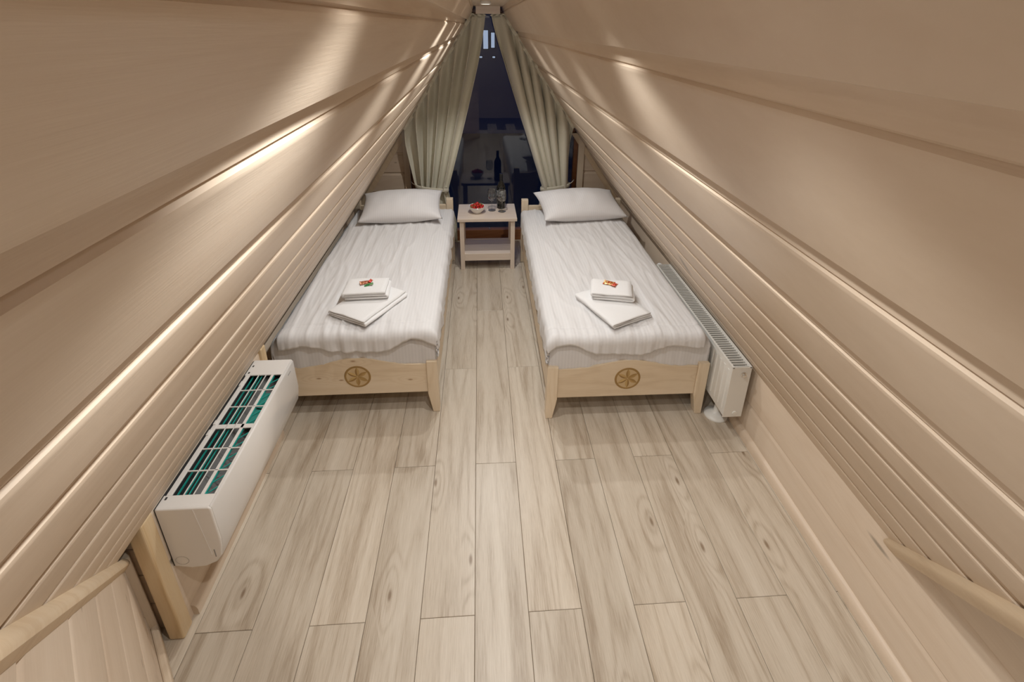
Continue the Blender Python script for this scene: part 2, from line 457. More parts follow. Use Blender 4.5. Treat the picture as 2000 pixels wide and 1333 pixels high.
# baseboards -------------------------------------------------------------
def base_prof(x, s, h=0.052, t=0.020):
    return [(x, 0.0), (x - s*t, 0.0), (x - s*t, h*0.55), (x - s*t*0.85, h*0.75), (x - s*t*0.55, h*0.92), (x, h)]
o = MB().prism(base_prof(XKR, 1), YB, YW, 'xz').build('baseboard_right', M['slope'], smooth=True, angle=50)
tag(o, 'rounded pale wooden skirting along the radiator wall', 'baseboard', kind='structure')
o = MB().prism(base_prof(XKL, -1), 1.165, 1.99, 'xz').build('baseboard_left', M['slope'], smooth=True, angle=50)
tag(o, 'rounded pale wooden skirting under the air conditioner', 'baseboard', kind='structure')

# diagonal cladding edge on the right: bull-nosed trim lying on the slope -----
def edge_pt(side, t, n):
    """t metres along the diagonal edge measured in x, n metres off the slope"""
    if side > 0:
        x = 1.352 - t; u = (x - CR)/KR
    else:
        x = -1.156 + t; u = (-x - CL)/KL
    q = math.sqrt(1 + (KR if side > 0 else KL)**2); k = KR if side > 0 else KL
    y = 1.018 - 1.209*(1.337 - x) if side > 0 else 1.109 - 1.175*(x + 1.156)
    return Vector((x - side*n/q, y, H - u - n*k/q))

def edge_trim(side, t0, t1, name, width, thick, over):
    a0, a1 = edge_pt(side, t0, 0), edge_pt(side, t1, 0)
    d = (a1-a0).normalized()
    k = KR if side > 0 else KL
    nrm = Vector((-side, 0, -k)).normalized()
    b = d.cross(nrm).normalized()
    if b.y > 0: b = -b                    # b points away from the cladding (towards the camera)
    prof = [(-over, 0.0), (-over, thick*0.55), (-over*0.7, thick*0.85), (-over*0.3, thick), (width*0.45-over, thick),
            (width*0.8-over, thick*0.82), (width-over, thick*0.45), (width-over, -0.03), (width-over-0.014, -0.03), (width-over-0.014, 0.0)]
    mb = MB(); n = len(prof)
    vs = []
    for (p, sh) in ((a0, 0.0), (a1, 0.0)):
        for (bb, nn) in prof:
            ext = (-0.35*(bb+over) if p is a0 and side > 0 else 0.0)
            vs.append(p + b*bb + nrm*nn + d*(-ext))
    fs = [tuple(range(n)), tuple(range(2*n-1, n-1, -1))] + [(i, i+n, (i+1) % n+n, (i+1) % n) for i in range(n)]
    return mb.add(vs, fs).build(name, M['trim'], smooth=True, angle=40)
o = edge_trim(1, 0.0, 1.08, 'trim_1', 0.060, 0.020, 0.012)
tag(o, 'rounded yellowish pine edge strip cutting diagonally across the sloping wall at lower right', 'trim', kind='structure')

# diagonal partition at lower left ---------------------------------------
PD = Vector((0.648, -0.761, 0)); PN = Vector((0.761, 0.648, 0))
wc = empty('wall_corner', (-1.156, 1.109, 0), math.atan2(-0.761, 0.648))
tag(wc, 'low panelled wall running diagonally at lower left below the sloping boards', 'wall', kind='structure')
# local x runs along the partition, local -y? face side: +PN
fy = 1.0 if (Matrix.Rotation(math.atan2(-0.761, 0.648), 3, 'Z') @ Vector((0, 1, 0))).dot(PN) > 0 else -1.0
def top_z(t):
    x = -1.156 + 0.648*t
    return H - (-x - CL)/KL
def part_board(z0, z1, t0=0.0, t1=1.75):
    # clip the lower-left start so the board stays under the slope
    def tz(z): return max(t0, (z - top_z(0))/((top_z(1)-top_z(0))))
    cv = 0.03; D = 0.012
    prof = [(-0.02, z0), (0.0, z0), (0.0, z1-cv), (-D*0.3, z1-cv*0.75), (-D, z1-cv*0.35), (-D, z1), (-0.02, z1)]
    vs = [(tz(z), fy*n, z) for (n, z) in prof] + [(t1, fy*n, z) for (n, z) in prof]
    n_ = len(prof)
    fs = [tuple(range(n_)), tuple(range(2*n_-1, n_-1, -1))] + [(i, i+n_, (i+1) % n_+n_, (i+1) % n_) for i in range(n_)]
    return MB().add(vs, fs).build('board', M['slope_x'], wc, smooth=True, angle=38)
for (z0, z1) in ((0.0, 0.155), (0.155, 0.385), (0.385, 0.66), (0.66, 0.88), (0.88, 1.11), (1.11, 1.34), (1.34, 1.57)):
    part_board(z0, z1)
MB().box(0.012, 1.75, min(0, fy*0.022), max(0, fy*0.022), 0.0, 0.062).build('baseboard', M['trim_v'], wc, bevel=0.006)
MB().box(-0.012, 0.022, -0.012, 0.022 if fy > 0 else -0.022, 0.0, 0.40).build('corner_strip', M['trim_v'], wc, bevel=0.004)
to = edge_trim(-1, -0.006, 1.05, 'edge_trim', 0.058, 0.024, 0.010)
mw = to.matrix_world.copy(); to.parent = wc
to.matrix_parent_inverse = (Matrix.Translation(wc.location) @ Matrix.Rotation(wc.rotation_euler.z, 4, 'Z')).inverted()

# wall behind the camera --------------------------------------------------
o = MB().box(-1.9, 1.9, YB-0.05, YB, -0.02, 2.3).build('wall_back', M['slope_x'])
tag(o, 'plain boarded wall behind the camera', 'wall', kind='structure')

# floor --------------------------------------------------------------------
fl = MB().box(-1.5, 1.5, YB, YW, -0.04, -0.0095).build('floor', M['sub'])
tag(fl, 'floor of pale oak laminate planks', 'floor', kind='structure')
PWID, PLEN, X0 = 0.1940, 1.363, -1.016
mesh_full = None
for ci in range(-1, 13):
    xa = X0 + ci*PWID
    odd = (ci % 2 == 0)
    y = (1.104 if odd else 1.757) - 2*PLEN
    while y < YW:
        a, b = max(y, YB), min(y+PLEN, YW)
        if b - a > 0.02:
            if ci == -1 and b < 1.0:
                y += PLEN; continue
            full = abs((b-a)-PLEN) < 1e-6
            if full and mesh_full is not None:
                p = bpy.data.objects.new('plank', mesh_full); link(p, fl)
            else:
                p = MB().chbox(0.0007, PWID-0.0007, 0.0007, (b-a)-0.0007, -0.009, 0, 0.0012).build('plank', M['floor'], fl)
                if full: mesh_full = p.data
            p.location = (xa, a, 0)
        y += PLEN

# window wall ---------------------------------------------------------------
wf = MB().box(-1.5, -0.66, YW+0.02, YW+0.06, -0.02, 1.35).box(0.92, 1.7, YW+0.02, YW+0.06, -0.02, 1.3).build('wall_front', M['sheath'])
tag(wf, 'boarded gable wall around the tall triangular window', 'wall', kind='structure')
def gable_board(side, z0, z1, xin):
    """horizontal board between the window post and the slope"""
    def xs(z):
        c, k = (CL, KL) if side < 0 else (CR, KR)
        return side*(c + k*(H-z) + 0.03)
    cv, D = 0.03, 0.008
    rows = [(z0, 0.0), (z1-cv, 0.0), (z1-cv*0.7, D), (z1-cv*0.25, D), (z1, 0.0)]
    vs = []
    for (z, dd) in rows: vs += [(xin, YW+dd, z), (xs(z), YW+dd, z)]
    for (z, dd) in rows: vs += [(xin, YW+0.02, z), (xs(z), YW+0.02, z)]
    n = len(rows); fs = []
    for i in range(n-1):
        fs += [(2*i, 2*i+1, 2*i+3, 2*i+2), (2*n+2*i, 2*n+2*i+2, 2*n+2*i+3, 2*n+2*i+1)]
        fs += [(2*i, 2*i+2, 2*n+2*i+2, 2*n+2*i), (2*i+1, 2*n+2*i+1, 2*n+2*i+3, 2*i+3)]
    fs += [(0, 2*n, 2*n+1, 1), (2*n-2, 2*n-1, 4*n-1, 4*n-2)]
    MB().add(vs, fs).build('gable_board', M['slope_x'], wf)
for side, xin in ((-1, -0.70), (1, 0.955)):
    for (z0, z1) in ((0.0, 0.155), (0.155, 0.335), (0.335, 0.515), (0.515, 0.70), (0.70, 0.885), (0.885, 1.10)):
        gable_board(side, z0, z1, xin)
MB().box(-0.703, -0.650, YW-0.022, YW+0.10, 0, 1.16).build('post', M['trim_v'], wf, bevel=0.003)
MB().box(0.905, 0.962, YW-0.022, YW+0.10, 0, 1.06).build('post', M['trim_v'], wf, bevel=0.003)
# sloping cover strips where the boards meet the slope
for side in (-1, 1):
    c, k = (CL, KL) if side < 0 else (CR, KR)
    za, zb = 0.38, (1.16 if side < 0 else 1.06)
    def P(z, off): return (side*(c + k*(H-z) - off), z)
    MB().prism([P(za, 0.0), P(za, 0.055), P(zb, 0.055), P(zb, 0.0)], YW-0.018, YW+0.004, 'xz').build('cover_strip', M['trim'], wf, bevel=0.002)

# window: brown oak rails, tall triangular pane
w1 = MB().box(-0.65, 0.905, YW-0.012, YW+0.06, 0.0, 0.111).box(-0.65, -0.61, YW+0.01, YW+0.06, 0.111, 1.17).box(0.865, 0.905, YW+0.01, YW+0.06, 0.111, 1.08)
def frame_leg(mb, side):
    c, k = (CL, KL) if side < 0 else (CR, KR)
    za = 1.17 if side < 0 else 1.05
    pts = [(side*(c+k*(H-za)), za), (side*(c+k*(H-za))-side*0.05, za), (side*(c+k*(H-2.09))-side*0.03, 2.06), (side*(c+k*(H-2.09)), 2.10)]
    mb.prism(pts, YW+0.01, YW+0.06, 'xz')
frame_leg(w1, -1); frame_leg(w1, 1)
w1 = w1.build('window_1', M['brown'], bevel=0.003)
tag(w1, 'tall triangular window with a brown oak bottom rail between the curtains', 'window', kind='structure')
poly = [(-0.63, 0.105), (0.885, 0.105), (0.885, 1.06), (0.19, 2.08), (-0.045, 2.08), (-0.63, 1.18)]
MB().prism(poly, YW+0.028, YW+0.034, 'xz').build('pane', M['pane'], w1)
MB().box(0.045, 0.115, YW-0.018, YW-0.012, 0.012, 0.022).build('catch_plate', M['chrome'], w1)
MB().lathe([(0.009, 0.0), (0.009, 0.006), (0.004, 0.009)], 14).build('screw_cap', M['chrome'], w1, loc=(0.075, YW-0.012, 0.128), rot=(math.pi/2, 0, 0))

# outside: dusk
g = MB().box(-40, 40, YW+0.3, 60, -3.3, -3.0).build('ground', M['night'])
tag(g, 'dark ground outside the window at dusk', 'ground', kind='structure')
bk = MB().box(-2.2, 2.4, YW+0.08, YW+1.5, -0.12, -0.02).build('balcony', M['night'])
tag(bk, 'dark balcony floor just outside the window at dusk', 'balcony', kind='structure')
hs = empty('neighbouring_house', (0, 24, -3))
tag(hs, 'dark neighbouring house with pale lit upstairs windows beyond the pane', 'house')
MB().box(-7, 9, 0, 6, 0, 6.2).build('facade', M['night_wall'], hs)
MB().prism([(-7.6, 6.2), (9.6, 6.2), (1.0, 10.0)], -0.3, 6.3, 'xz').build('roof', M['night'], hs)
for (x0, x1, z0, z1) in ((0.20, 0.42, 3.95, 4.75), (0.56, 0.72, 4.0, 4.65), (0.02, 0.14, 3.55, 3.62), (0.62, 0.74, 3.55, 3.62)):
    wv = MB().box(x0-0.03, x1+0.03, -0.05, 0.0, z0-0.03, z1+0.03).build('house_window', M['night'], hs)
    MB().box(x0, x1, -0.06, -0.04, z0, z1).build('pane', M['lit'], wv)

# ================================================================== lamps on the ridge
def spotlight(x, y, watts, label):
    t = empty('ceiling_spotlight', (x, y, SPOT_Z))
    tag(t, label, 'lamp', 'ridge spotlights')
    MB().lathe([(0.030, 0.025), (0.034, 0.020), (0.034, 0.008), (0.028, 0.004), (0.025, 0.008), (0.025, 0.024)], 28, close=True).build('housing', M['lamp_body'], t, smooth=True, angle=40)
    MB().lathe([(0.0245, 0.020), (0.0245, 0.022)], 24).build('lens', M['lamp_em'], t)
    ld = bpy.data.lights.new('spot', 'SPOT'); ld.energy = watts; ld.color = SPOT_COL
    ld.spot_size = math.radians(SPOT_ANGLE); ld.spot_blend = SPOT_BLEND; ld.shadow_soft_size = 0.02
    lo = bpy.data.objects.new('spot', ld); link(lo, t); lo.location = (0, 0, 0.004)
for (x, y, wt), lab in zip(SPOTS, ('round white ridge spotlight behind the camera', 'first round white ridge spotlight ahead of the camera',
        'second round white ridge spotlight ahead of the camera', 'third round white ridge spotlight, above the footboards',
        'fourth round white ridge spotlight, above the middle of the beds', 'round white ridge spotlight nearest the curtains')):
    spotlight(x, y, wt, lab)

# invented fill lamp behind the camera, added to brighten the near walls
gl = empty('added_fill_lamp', (-0.03, -1.10, ZC)); gl.rotation_euler = (-math.pi/2, 0, 0)
tag(gl, 'added fill lamp on a cord below the ridge, unseen behind the camera', 'lamp')
MB().lathe([(0.05, 0.0), (0.05, 0.012), (0.006, 0.02), (0.006, 0.31)], 24).build('cord', M['lamp_body'], gl, smooth=True, angle=40, rot=(-math.pi/2, 0, 0))
MB().lathe([(0.010, 0.29), (0.020, 0.295), (0.020, 0.325), (0.012, 0.332)], 20).build('socket', M['lamp_body'], gl, smooth=True, angle=40, rot=(-math.pi/2, 0, 0))
ld = bpy.data.lights.new('bulb', 'POINT'); ld.energy = FILL_W; ld.color = SPOT_COL; ld.shadow_soft_size = 0.045
lo = bpy.data.objects.new('bulb', ld); link(lo, gl); lo.location = (0, 0.38, 0)

# ================================================================== beds
def drape(mb, w, L, top, r, ovL, ovR, ovF, ovH, nu, nv, hem=None, wr=0.0, rip=0.0, seed=0.0, groove=False, puff=0.0):
    """a sheet laid over a box w x L with its top at z=top, hanging down ov* on each side"""
    def edge(e):
        if e <= 0: return 0.0, 0.0
        a = e/r
        if a < math.pi/2: return r*math.sin(a), r*(1-math.cos(a))
        return r, r + (e - r*math.pi/2)
    def fn(a, b):
        tp = -ovL + a*(w+ovL+ovR)
        hf = ovF*(hem(tp/w) if hem else 1.0)
        tq = -hf + b*(L+hf+ovH)
        eL, eR, eF, eH = -tp, tp-w, -tq, tq-L
        sx, dx = edge(max(eL, eR)); sy, dy = edge(max(eF, eH))
        x = min(max(tp, 0), w) + (sx if eR > 0 else -sx)
        y = min(max(tq, 0), L) + (sy if eH > 0 else -sy)
        drop = max(dx, dy) + 0.30*min(dx, dy)
        z = top - drop
        p = Vector((x*4.2+seed, y*0.9, seed))
        n1 = noise.noise(p); n2 = noise.noise(Vector((x*12+seed*2+0.8*y, y*1.5, 1.7+seed))); n3 = noise.noise(Vector((x*5-seed, y*6, 4.1)))
        rid = (1-abs(n2))**6
        inside = 1.0 if drop <= 0 else math.exp(-drop*18)
        n4 = noise.noise(Vector((x*26+1.5*y+seed, y*2.6, 6.2+seed)))
        z += inside*wr*(0.9*n1 + 1.2*(rid-0.35) + 0.35*n3 + 0.7*(1-abs(n4))**5)
        if puff:
            ex = min(max(tp, 0), max(w-tp, 0)); ey = min(max(tq, 0), max(L-tq, 0))
            z += inside*puff*(1-math.exp(-ex*14))*(1-math.exp(-ey*14))
        if groove:
            z -= inside*0.006*math.exp(-((tq-0.045)/0.006)**2)
        if rip and drop > 0:
            k = min(1, drop/0.08)
            if dy >= dx: y += (-1 if eF > 0 else 1)*k*rip*(noise.noise(Vector((x*22+seed, 3.3, seed))) + 0.5*noise.noise(Vector((x*48, z*6, 9+seed))))
            else: x += (-1 if eL > 0 else 1)*k*rip*(noise.noise(Vector((y*14+seed, 8.1, seed))) + 0.5*noise.noise(Vector((y*34, z*6, 2+seed))))
        return (x - w/2, y, z)
    mb.grid(nu, nv, fn)
    return mb

def make_bed(loc, rz, W_, L_, side, labels, grp, hidden_seed):
    """side = +1 when the gangway is on the +x side"""
    x0, x1 = -W_/2, W_/2
    t = empty('single_bed', loc, rz)
    tag(t, labels['bed'], 'bed', 'single beds')
    pw = 0.058
    # foot posts, inner face tapering below the rail
    for s in (-1, 1):
        xo, xi = s*W_/2, s*(W_/2-pw)
        xb = s*(W_/2-pw+0.022)
        MB().prism([(xo, 0.0), (xb, 0.0), (xi, 0.125), (xi, 0.335), (xo, 0.335)], -0.005, 0.050, 'xz').build('leg', M['bed_z'], t, bevel=0.004)
        MB().prism([(xo, 0.0), (xb, 0.0), (xi, 0.125), (xi, 0.585), (xo, 0.585)], L_-0.05, L_, 'xz').build('leg', M['bed_z'], t, bevel=0.004)
    def board(name, zl, ze, zm, y0, y1):
        n = 28; pts = [(x0+pw, zl), (x1-pw, zl)]
        for i in range(n+1):
            a = i/n; x = (x1-pw) + a*((x0+pw)-(x1-pw))
            q = abs(2*a-1)
            hgt = ze + (zm-ze)*(0.5+0.5*math.cos(math.pi*min(1, q/0.78)))
            pts.append((x, hgt))
        return MB().prism(pts, y0, y1, 'xz').build(name, M['bed'], t, bevel=0.003)
    fb = board('footboard', 0.128, 0.312, 0.360, 0.008, 0.034)
    board('headboard', 0.26, 0.53, 0.60, L_-0.040, L_-0.014)
    for s in (-1, 1):
        MB().box(s*(W_/2-0.030) if s > 0 else -W_/2+0.004, W_/2-0.004 if s > 0 else -W_/2+0.030, 0.05, L_-0.05, 0.15, 0.285).build('side_rail', M['bed_y'], t, bevel=0.003)
    MB().box(x0+0.03, x1-0.03, 0.036, L_-0.04, 0.225, 0.25).build('slatted_base', M['bed_y'], t)
    # carved six-petal rosette
    cz, rr = 0.243, 0.066
    yy = 0.008
    disc = MB()
    nseg = 48
    disc.add([(0, yy-0.0006, cz)] + [(rr*math.cos(2*math.pi*k/nseg), yy-0.0006, cz+rr*math.sin(2*math.pi*k/nseg)) for k in range(nseg)],
             [(0, 1+(k+1) % nseg, 1+k) for k in range(nseg)])
    ro = disc.build('carved_rosette', M['carve_light'], fb); ro['label'] = 'carved six-petal rosette in a ring'
    ring = MB()
    prof = []
    vs = []; fs = []
    for k in range(nseg):
        a = 2*math.pi*k/nseg
        for (r1, dy) in ((rr-0.008, -0.0006), (rr-0.006, -0.0022), (rr+0.001, -0.0022), (rr+0.003, 0.0)):
            vs.append((r1*math.cos(a), yy+dy, cz+r1*math.sin(a)))
    for k in range(nseg):
        for j in range(3):
            fs.append((4*k+j, 4*((k+1) % nseg)+j, 4*((k+1) % nseg)+j+1, 4*k+j+1))
    ring.add(vs, fs)
    ring.build('rosette_ring', M['carve'], fb)
    # six carved petals: each a V-cut leaf, one flank golden, the other's shade painted darker
    for k in range(6):
        a = math.pi/2 + k*math.pi/3
        ca, sa = math.cos(a), math.sin(a)
        n = 12; pm = MB(); rows = ([], [], [])
        for i in range(n+1):
            s_ = i/n; l = 0.002 + s_*(rr-0.009); wdt = 0.0105*math.sin(math.pi*s_)**0.85 + 0.0004
            for lst, off, dp in ((rows[0], wdt, 0.0008), (rows[1], 0.0, 0.0030*math.sin(math.pi*s_)+0.0008), (rows[2], -wdt, 0.0008)):
                lst.append((l*ca - off*sa, yy-dp, cz + l*sa + off*ca))
        q = n+1
        pm.add(rows[0]+rows[1]+rows[2], [(i, i+1, q+i+1, q+i) for i in range(n)] + [(q+i, q+i+1, 2*q+i+1, 2*q+i) for i in range(n)])
        po = pm.build('petal', M['carve'], fb)
        po.data.materials.append(M['carve_mid'])
        for pi, pl in enumerate(po.data.polygons):
            pl.material_index = 0 if pi < n else 1

    # mattress in its fitted sheet: lies on the bed
    T = lambda name: empty(name, loc, rz)
    mt_ = MB(); drape(mt_, W_-0.085, L_-0.11, 0.478, 0.035, 0.20, 0.20, 0.20, 0.20, 70, 110, wr=0.003, rip=0.010, seed=hidden_seed+3)
    mo = mt_.build('mattress', M['sheet'], None, smooth=True, solid=0.004); mo.location = (loc[0], loc[1]+0.052, 0); mo.rotation_euler.z = rz
    tag(mo, labels['mattress'], 'mattress', 'mattresses')
    # duvet
    dv = MB()
    inner, outer = 0.155, 0.030
    ovL, ovR = (outer, inner) if side > 0 else (inner, outer)
    def hem(a):
        aa = a if side > 0 else 1-a
        return 1.0 + 0.55*math.exp(-((aa-0.52)/0.22)**2) + 0.12*math.sin(aa*17+hidden_seed) - 0.25*math.exp(-((aa-0.88)/0.12)**2)
    drape(dv, W_-0.115, L_-0.16, 0.515, 0.036, ovL, ovR, 0.085, 0.03, 130, 190, hem=hem, wr=0.0065, rip=0.013, seed=hidden_seed, groove=True, puff=0.012)
    do = dv.build('duvet', M['duvet'], None, smooth=True, solid=0.016); do.location = (loc[0] + side*0.024, loc[1]+0.028, 0); do.rotation_euler.z = rz
    tag(do, labels['duvet'], 'duvet', 'duvets')
    return t

bed_l = make_bed((-0.665, 2.118, 0), 0.0, 0.842, 1.90, 1, dict(
    bed='pale pine single bed with carved rosette footboard partly behind the air conditioner',
    mattress='mattress in white striped sheet on the bed beside the air conditioner',
    duvet='white striped duvet spread on the bed beside the air conditioner'), 'beds', 2.3)
bed_r = make_bed((0.756, 2.030, 0), math.radians(-0.5), 0.858, 1.93, -1, dict(
    bed='pale pine single bed with carved rosette footboard next to the radiator',
    mattress='mattress in white striped sheet on the bed next to the radiator',
    duvet='white striped duvet spread on the bed next to the radiator'), 'beds', 7.9)

# pillows --------------------------------------------------------------------
def pillow(loc, rot, w, l, h, seed, label):
    mb = MB(); nu, nv = 48, 36
    def top(sgn):
        def fn(a, b):
            x, y = 2*a-1, 2*b-1
            # edges draw in between the corners
            ex = 1 - 0.055*(1-y*y)**1.0; ey = 1 - 0.075*(1-x*x)
            px, py = x*w/2*(0.925+0.075*abs(y)**2.5), y*l/2*(0.95+0.05*abs(x)**2.5)
            prof = (max(0, 1-abs(x)**2.3)*max(0, 1-abs(y)**2.3))**0.58
            z = sgn*h/2*prof
            wv = noise.noise(Vector((px*6+seed, py*5, seed))) + 0.6*noise.noise(Vector((px*15+seed, py*9, 5)))
            z += 0.010*wv*prof + 0.006*noise.noise(Vector((px*4, py*26+seed, 2)))*(1-prof)*max(0, 1-max(abs(x), abs(y))**8)
            return (px, py, z)
        return fn
    mb.grid(nu, nv, top(1)); mb.grid(nu, nv, top(-1))
    me_o = mb.build('pillow', M['pillow'], None, smooth=True)
    bm = bmesh.new(); bm.from_mesh(me_o.data); bmesh.ops.remove_doubles(bm, verts=bm.verts, dist=1e-4)
    bmesh.ops.recalc_face_normals(bm, faces=bm.faces); bm.to_mesh(me_o.data); bm.free()
    for p in me_o.data.polygons: p.use_smooth = True
    me_o.location = loc; me_o.rotation_euler = rot
    tag(me_o, label, 'pillow', 'pillows')
pillow((-0.635, 3.715, 0.622), (math.radians(13), math.radians(-1), math.radians(3)), 0.645, 0.42, 0.200, 1.0,
       'plump white pillow on the bed beside the air conditioner')
pillow((0.795, 3.690, 0.622), (math.radians(13), math.radians(1), math.radians(7)), 0.69, 0.42, 0.200, 6.0,
       'plump white pillow on the bed next to the radiator')

# folded towels ------------------------------------------------------------
def towel(loc, rz, lx, ly, layers, th, label, seed):
    """strip folded into `layers` along local x, extruded along local y"""
    path = []
    for k in range(layers):
        z = (k+0.5)*th
        xa, xb = -lx/2+th*0.5, lx/2-th*0.5
        if k % 2: xa, xb = xb, xa
        for i in range(9): path.append((xa+(xb-xa)*i/8, z))
        if k < layers-1:
            sgn = 1 if k % 2 == 0 else -1
            for i in range(1, 6):
                a = -math.pi/2 + math.pi*i/6
                path.append((xb + sgn*th*0.5*math.cos(a)*1.0, z+th*0.5+th*0.5*math.sin(a)))
    def off(i, d):
        p = Vector(path[i]); a = Vector(path[max(i-1, 0)]); b = Vector(path[min(i+1, len(path)-1)])
        t = (b-a).normalized(); n = Vector((-t.y, t.x)); return p + n*d
    def mk(hh): return [off(i, hh) for i in range(len(path))] + [off(i, -hh) for i in range(len(path)-1, -1, -1)]
    ys = [(-ly/2, 0.20), (-ly/2+0.0025, 0.36), (-ly/2+0.008, 0.455)] + [(-ly/2+0.008+(ly-0.016)*j/12, 0.47) for j in range(1, 12)] + [(ly/2-0.008, 0.455), (ly/2-0.0025, 0.36), (ly/2, 0.20)]
    NY = len(ys)-1; mb = MB(); vs = []; fs = []
    for j, (y, hf) in enumerate(ys):
        prof = mk(th*hf); n = len(prof)
        for (x, z) in prof:
            ed = (1-min(1, abs(x)/(lx/2))**6)*(1-min(1, abs(y)/(ly/2))**6)
            dz = (0.006*noise.noise(Vector((x*9+seed, y*9, seed))) - 0.004*(1-ed))*z/(th*layers)
            dx = 0.006*noise.noise(Vector((z*60, y*10, seed+4)))
            e = 0.005*noise.noise(Vector((x*18, z*120, seed+9))) if j in (0, 1, 2, NY-2, NY-1, NY) else 0
            vs.append((x+dx, y+e, z+dz))
    for j in range(NY):
        for i in range(n):
            fs.append((j*n+i, j*n+(i+1) % n, (j+1)*n+(i+1) % n, (j+1)*n+i))
    fs += [tuple(range(n)), tuple(NY*n+i for i in range(n-1, -1, -1))]
    o = mb.add(vs, fs).build('folded_towel', M['towel'], None, smooth=True)
    o.location = loc; o.rotation_euler.z = rz
    tag(o, label, 'towel', 'folded towels')
ZD = 0.538
towel((-0.620, 2.350, ZD), math.atan2(0.308, 0.177)-math.pi/2, 0.245, 0.345, 3, 0.0125, 'large folded white towel lying askew on the bed beside the air conditioner', 1)
towel((-0.640, 2.425, ZD+0.040), math.radians(2), 0.235, 0.165, 3, 0.0165, 'small folded white towel on top of the large one by the air conditioner', 2)
towel((0.705, 2.265, ZD), math.atan2(0.345, -0.152)-math.pi/2, 0.250, 0.345, 3, 0.0125, 'large folded white towel lying askew on the bed next to the radiator', 3)
towel((0.722, 2.345, ZD+0.040), math.radians(-13), 0.225, 0.165, 3, 0.0165, 'small folded white towel on top of the large one by the radiator', 4)

# wrapped sweets --------------------------------------------------------------
def candy(loc, rot, l, w, h, mat, label):
    t = empty('wrapped_candy', loc); t.rotation_euler = rot
    tag(t, label, 'candy', 'wrapped sweets on the towels')
    mb = MB(); nu, nv = 18, 12
    for sg in (1, -1):
        def fn(a, b, sg=sg):
            x, y = 2*a-1, 2*b-1
            pr = (max(0, 1-abs(x)**3)*max(0, 1-abs(y)**3))**0.6
            return (x*l*0.38, y*w/2*(0.85+0.15*abs(x)), h/2 + sg*h/2*pr + 0.0012*noise.noise(Vector((x*4, y*5, l*99+sg)))*pr)
        mb.grid(nu, nv, fn)
    mb.build('wrapper', mat, t, smooth=True)
    for s in (-1, 1):
        c = MB(); n = 7; vs = []; 
        for i in range(n+1):
            y = -w/2 + w*i/n; dz = (0.0012 if i % 2 else -0.0012)
            vs += [(s*l*0.37, y*0.95, h/2+dz), (s*l*0.5, y*1.05, h/2+dz*1.6)]
        c.add(vs, [(2*i, 2*i+1, 2*i+3, 2*i+2) for i in range(n)])
        c.build('crimped_end', mat, t, fix=False, solid=0.0006)
ZT = ZD + 0.088
candy((-0.652, 2.440, ZT), (0.15, 0.1, math.radians(25)), 0.060, 0.030, 0.014, M['wrap_brown'], 'brown-red wrapped sweet on the small towel by the air conditioner')
candy((-0.628, 2.418, ZT), (0.0, -0.2, math.radians(15)), 0.050, 0.020, 0.010, M['wrap_green'], 'green wrapped sweet on the small towel by the air conditioner')
candy((-0.628, 2.452, ZT+0.006), (0.5, 0.2, math.radians(80)), 0.044, 0.018, 0.010, M['wrap_red'], 'red wrapped sweet on the small towel by the air conditioner')
candy((0.708, 2.370, ZT), (0.1, 0.0, math.radians(-30)), 0.062, 0.040, 0.014, M['wrap_gold'], 'gold wrapped sweet on the small towel by the radiator')
candy((0.734, 2.350, ZT), (0.0, 0.15, math.radians(50)), 0.050, 0.026, 0.012, M['wrap_red'], 'red wrapped sweet on the small towel by the radiator')

# ================================================================== bedside table and what stands on it
tb = empty('bedside_table', (0.047, 3.765, 0))
tag(tb, 'small whitewashed pine table with a lower shelf between the beds', 'table')
tw, td, thh = 0.497, 0.365, 0.478
MB().box(-tw/2, tw/2, 0, td, thh-0.028, thh).build('table_top', M['table'], tb, bevel=0.003)
for sx in (-1, 1):
    for y0 in (0.015, td-0.05):
        xa = sx*(tw/2-0.017); xb = sx*(tw/2-0.053)
        MB().box(min(xa, xb), max(xa, xb), y0, y0+0.035, 0, thh-0.028).build('leg', M['table_z'], tb, bevel=0.002)
MB().box(-tw/2+0.04, tw/2-0.04, 0.035, td-0.03, 0.128, 0.146).build('shelf', M['table'], tb, bevel=0.002)
MB().box(-tw/2+0.053, tw/2-0.053, 0.018, 0.036, 0.085, 0.150).build('shelf_rail', M['table'], tb, bevel=0.002)
MB().box(-tw/2+0.053, tw/2-0.053, td-0.036, td-0.018, 0.085, 0.150).build('shelf_rail', M['table'], tb, bevel=0.002)

bt = empty('wine_bottle', (0.172, 4.030, thh))
tag(bt, 'black wine bottle with grey patterned label on the small table', 'bottle')
MB().lathe([(0.030, 0.003), (0.036, 0.0), (0.0375, 0.006), (0.0375, 0.19), (0.035, 0.208), (0.026, 0.226), (0.0165, 0.240), (0.0140, 0.255), (0.0135, 0.298), (0.0155, 0.300), (0.0155, 0.308), (0.0135, 0.310)], 40).build('bottle_glass', M['bottle'], bt, smooth=True, angle=50)
MB().lathe([(0.0146, 0.243), (0.0146, 0.311), (0.0, 0.312)], 28).build('foil_capsule', M['foil'], bt, smooth=True, angle=50)
lb = MB(); nl = 24; vs = []
for i in range(nl+1):
    a = math.radians(-170 + 160*i/nl)
    for z in (0.070, 0.165): vs.append((0.0382*math.cos(a), 0.0382*math.sin(a), z))
lb.add(vs, [(2*i, 2*i+2, 2*i+3, 2*i+1) for i in range(nl)])
lb.build('paper_label', M['label'], bt, smooth=True, fix=False, solid=0.0004)

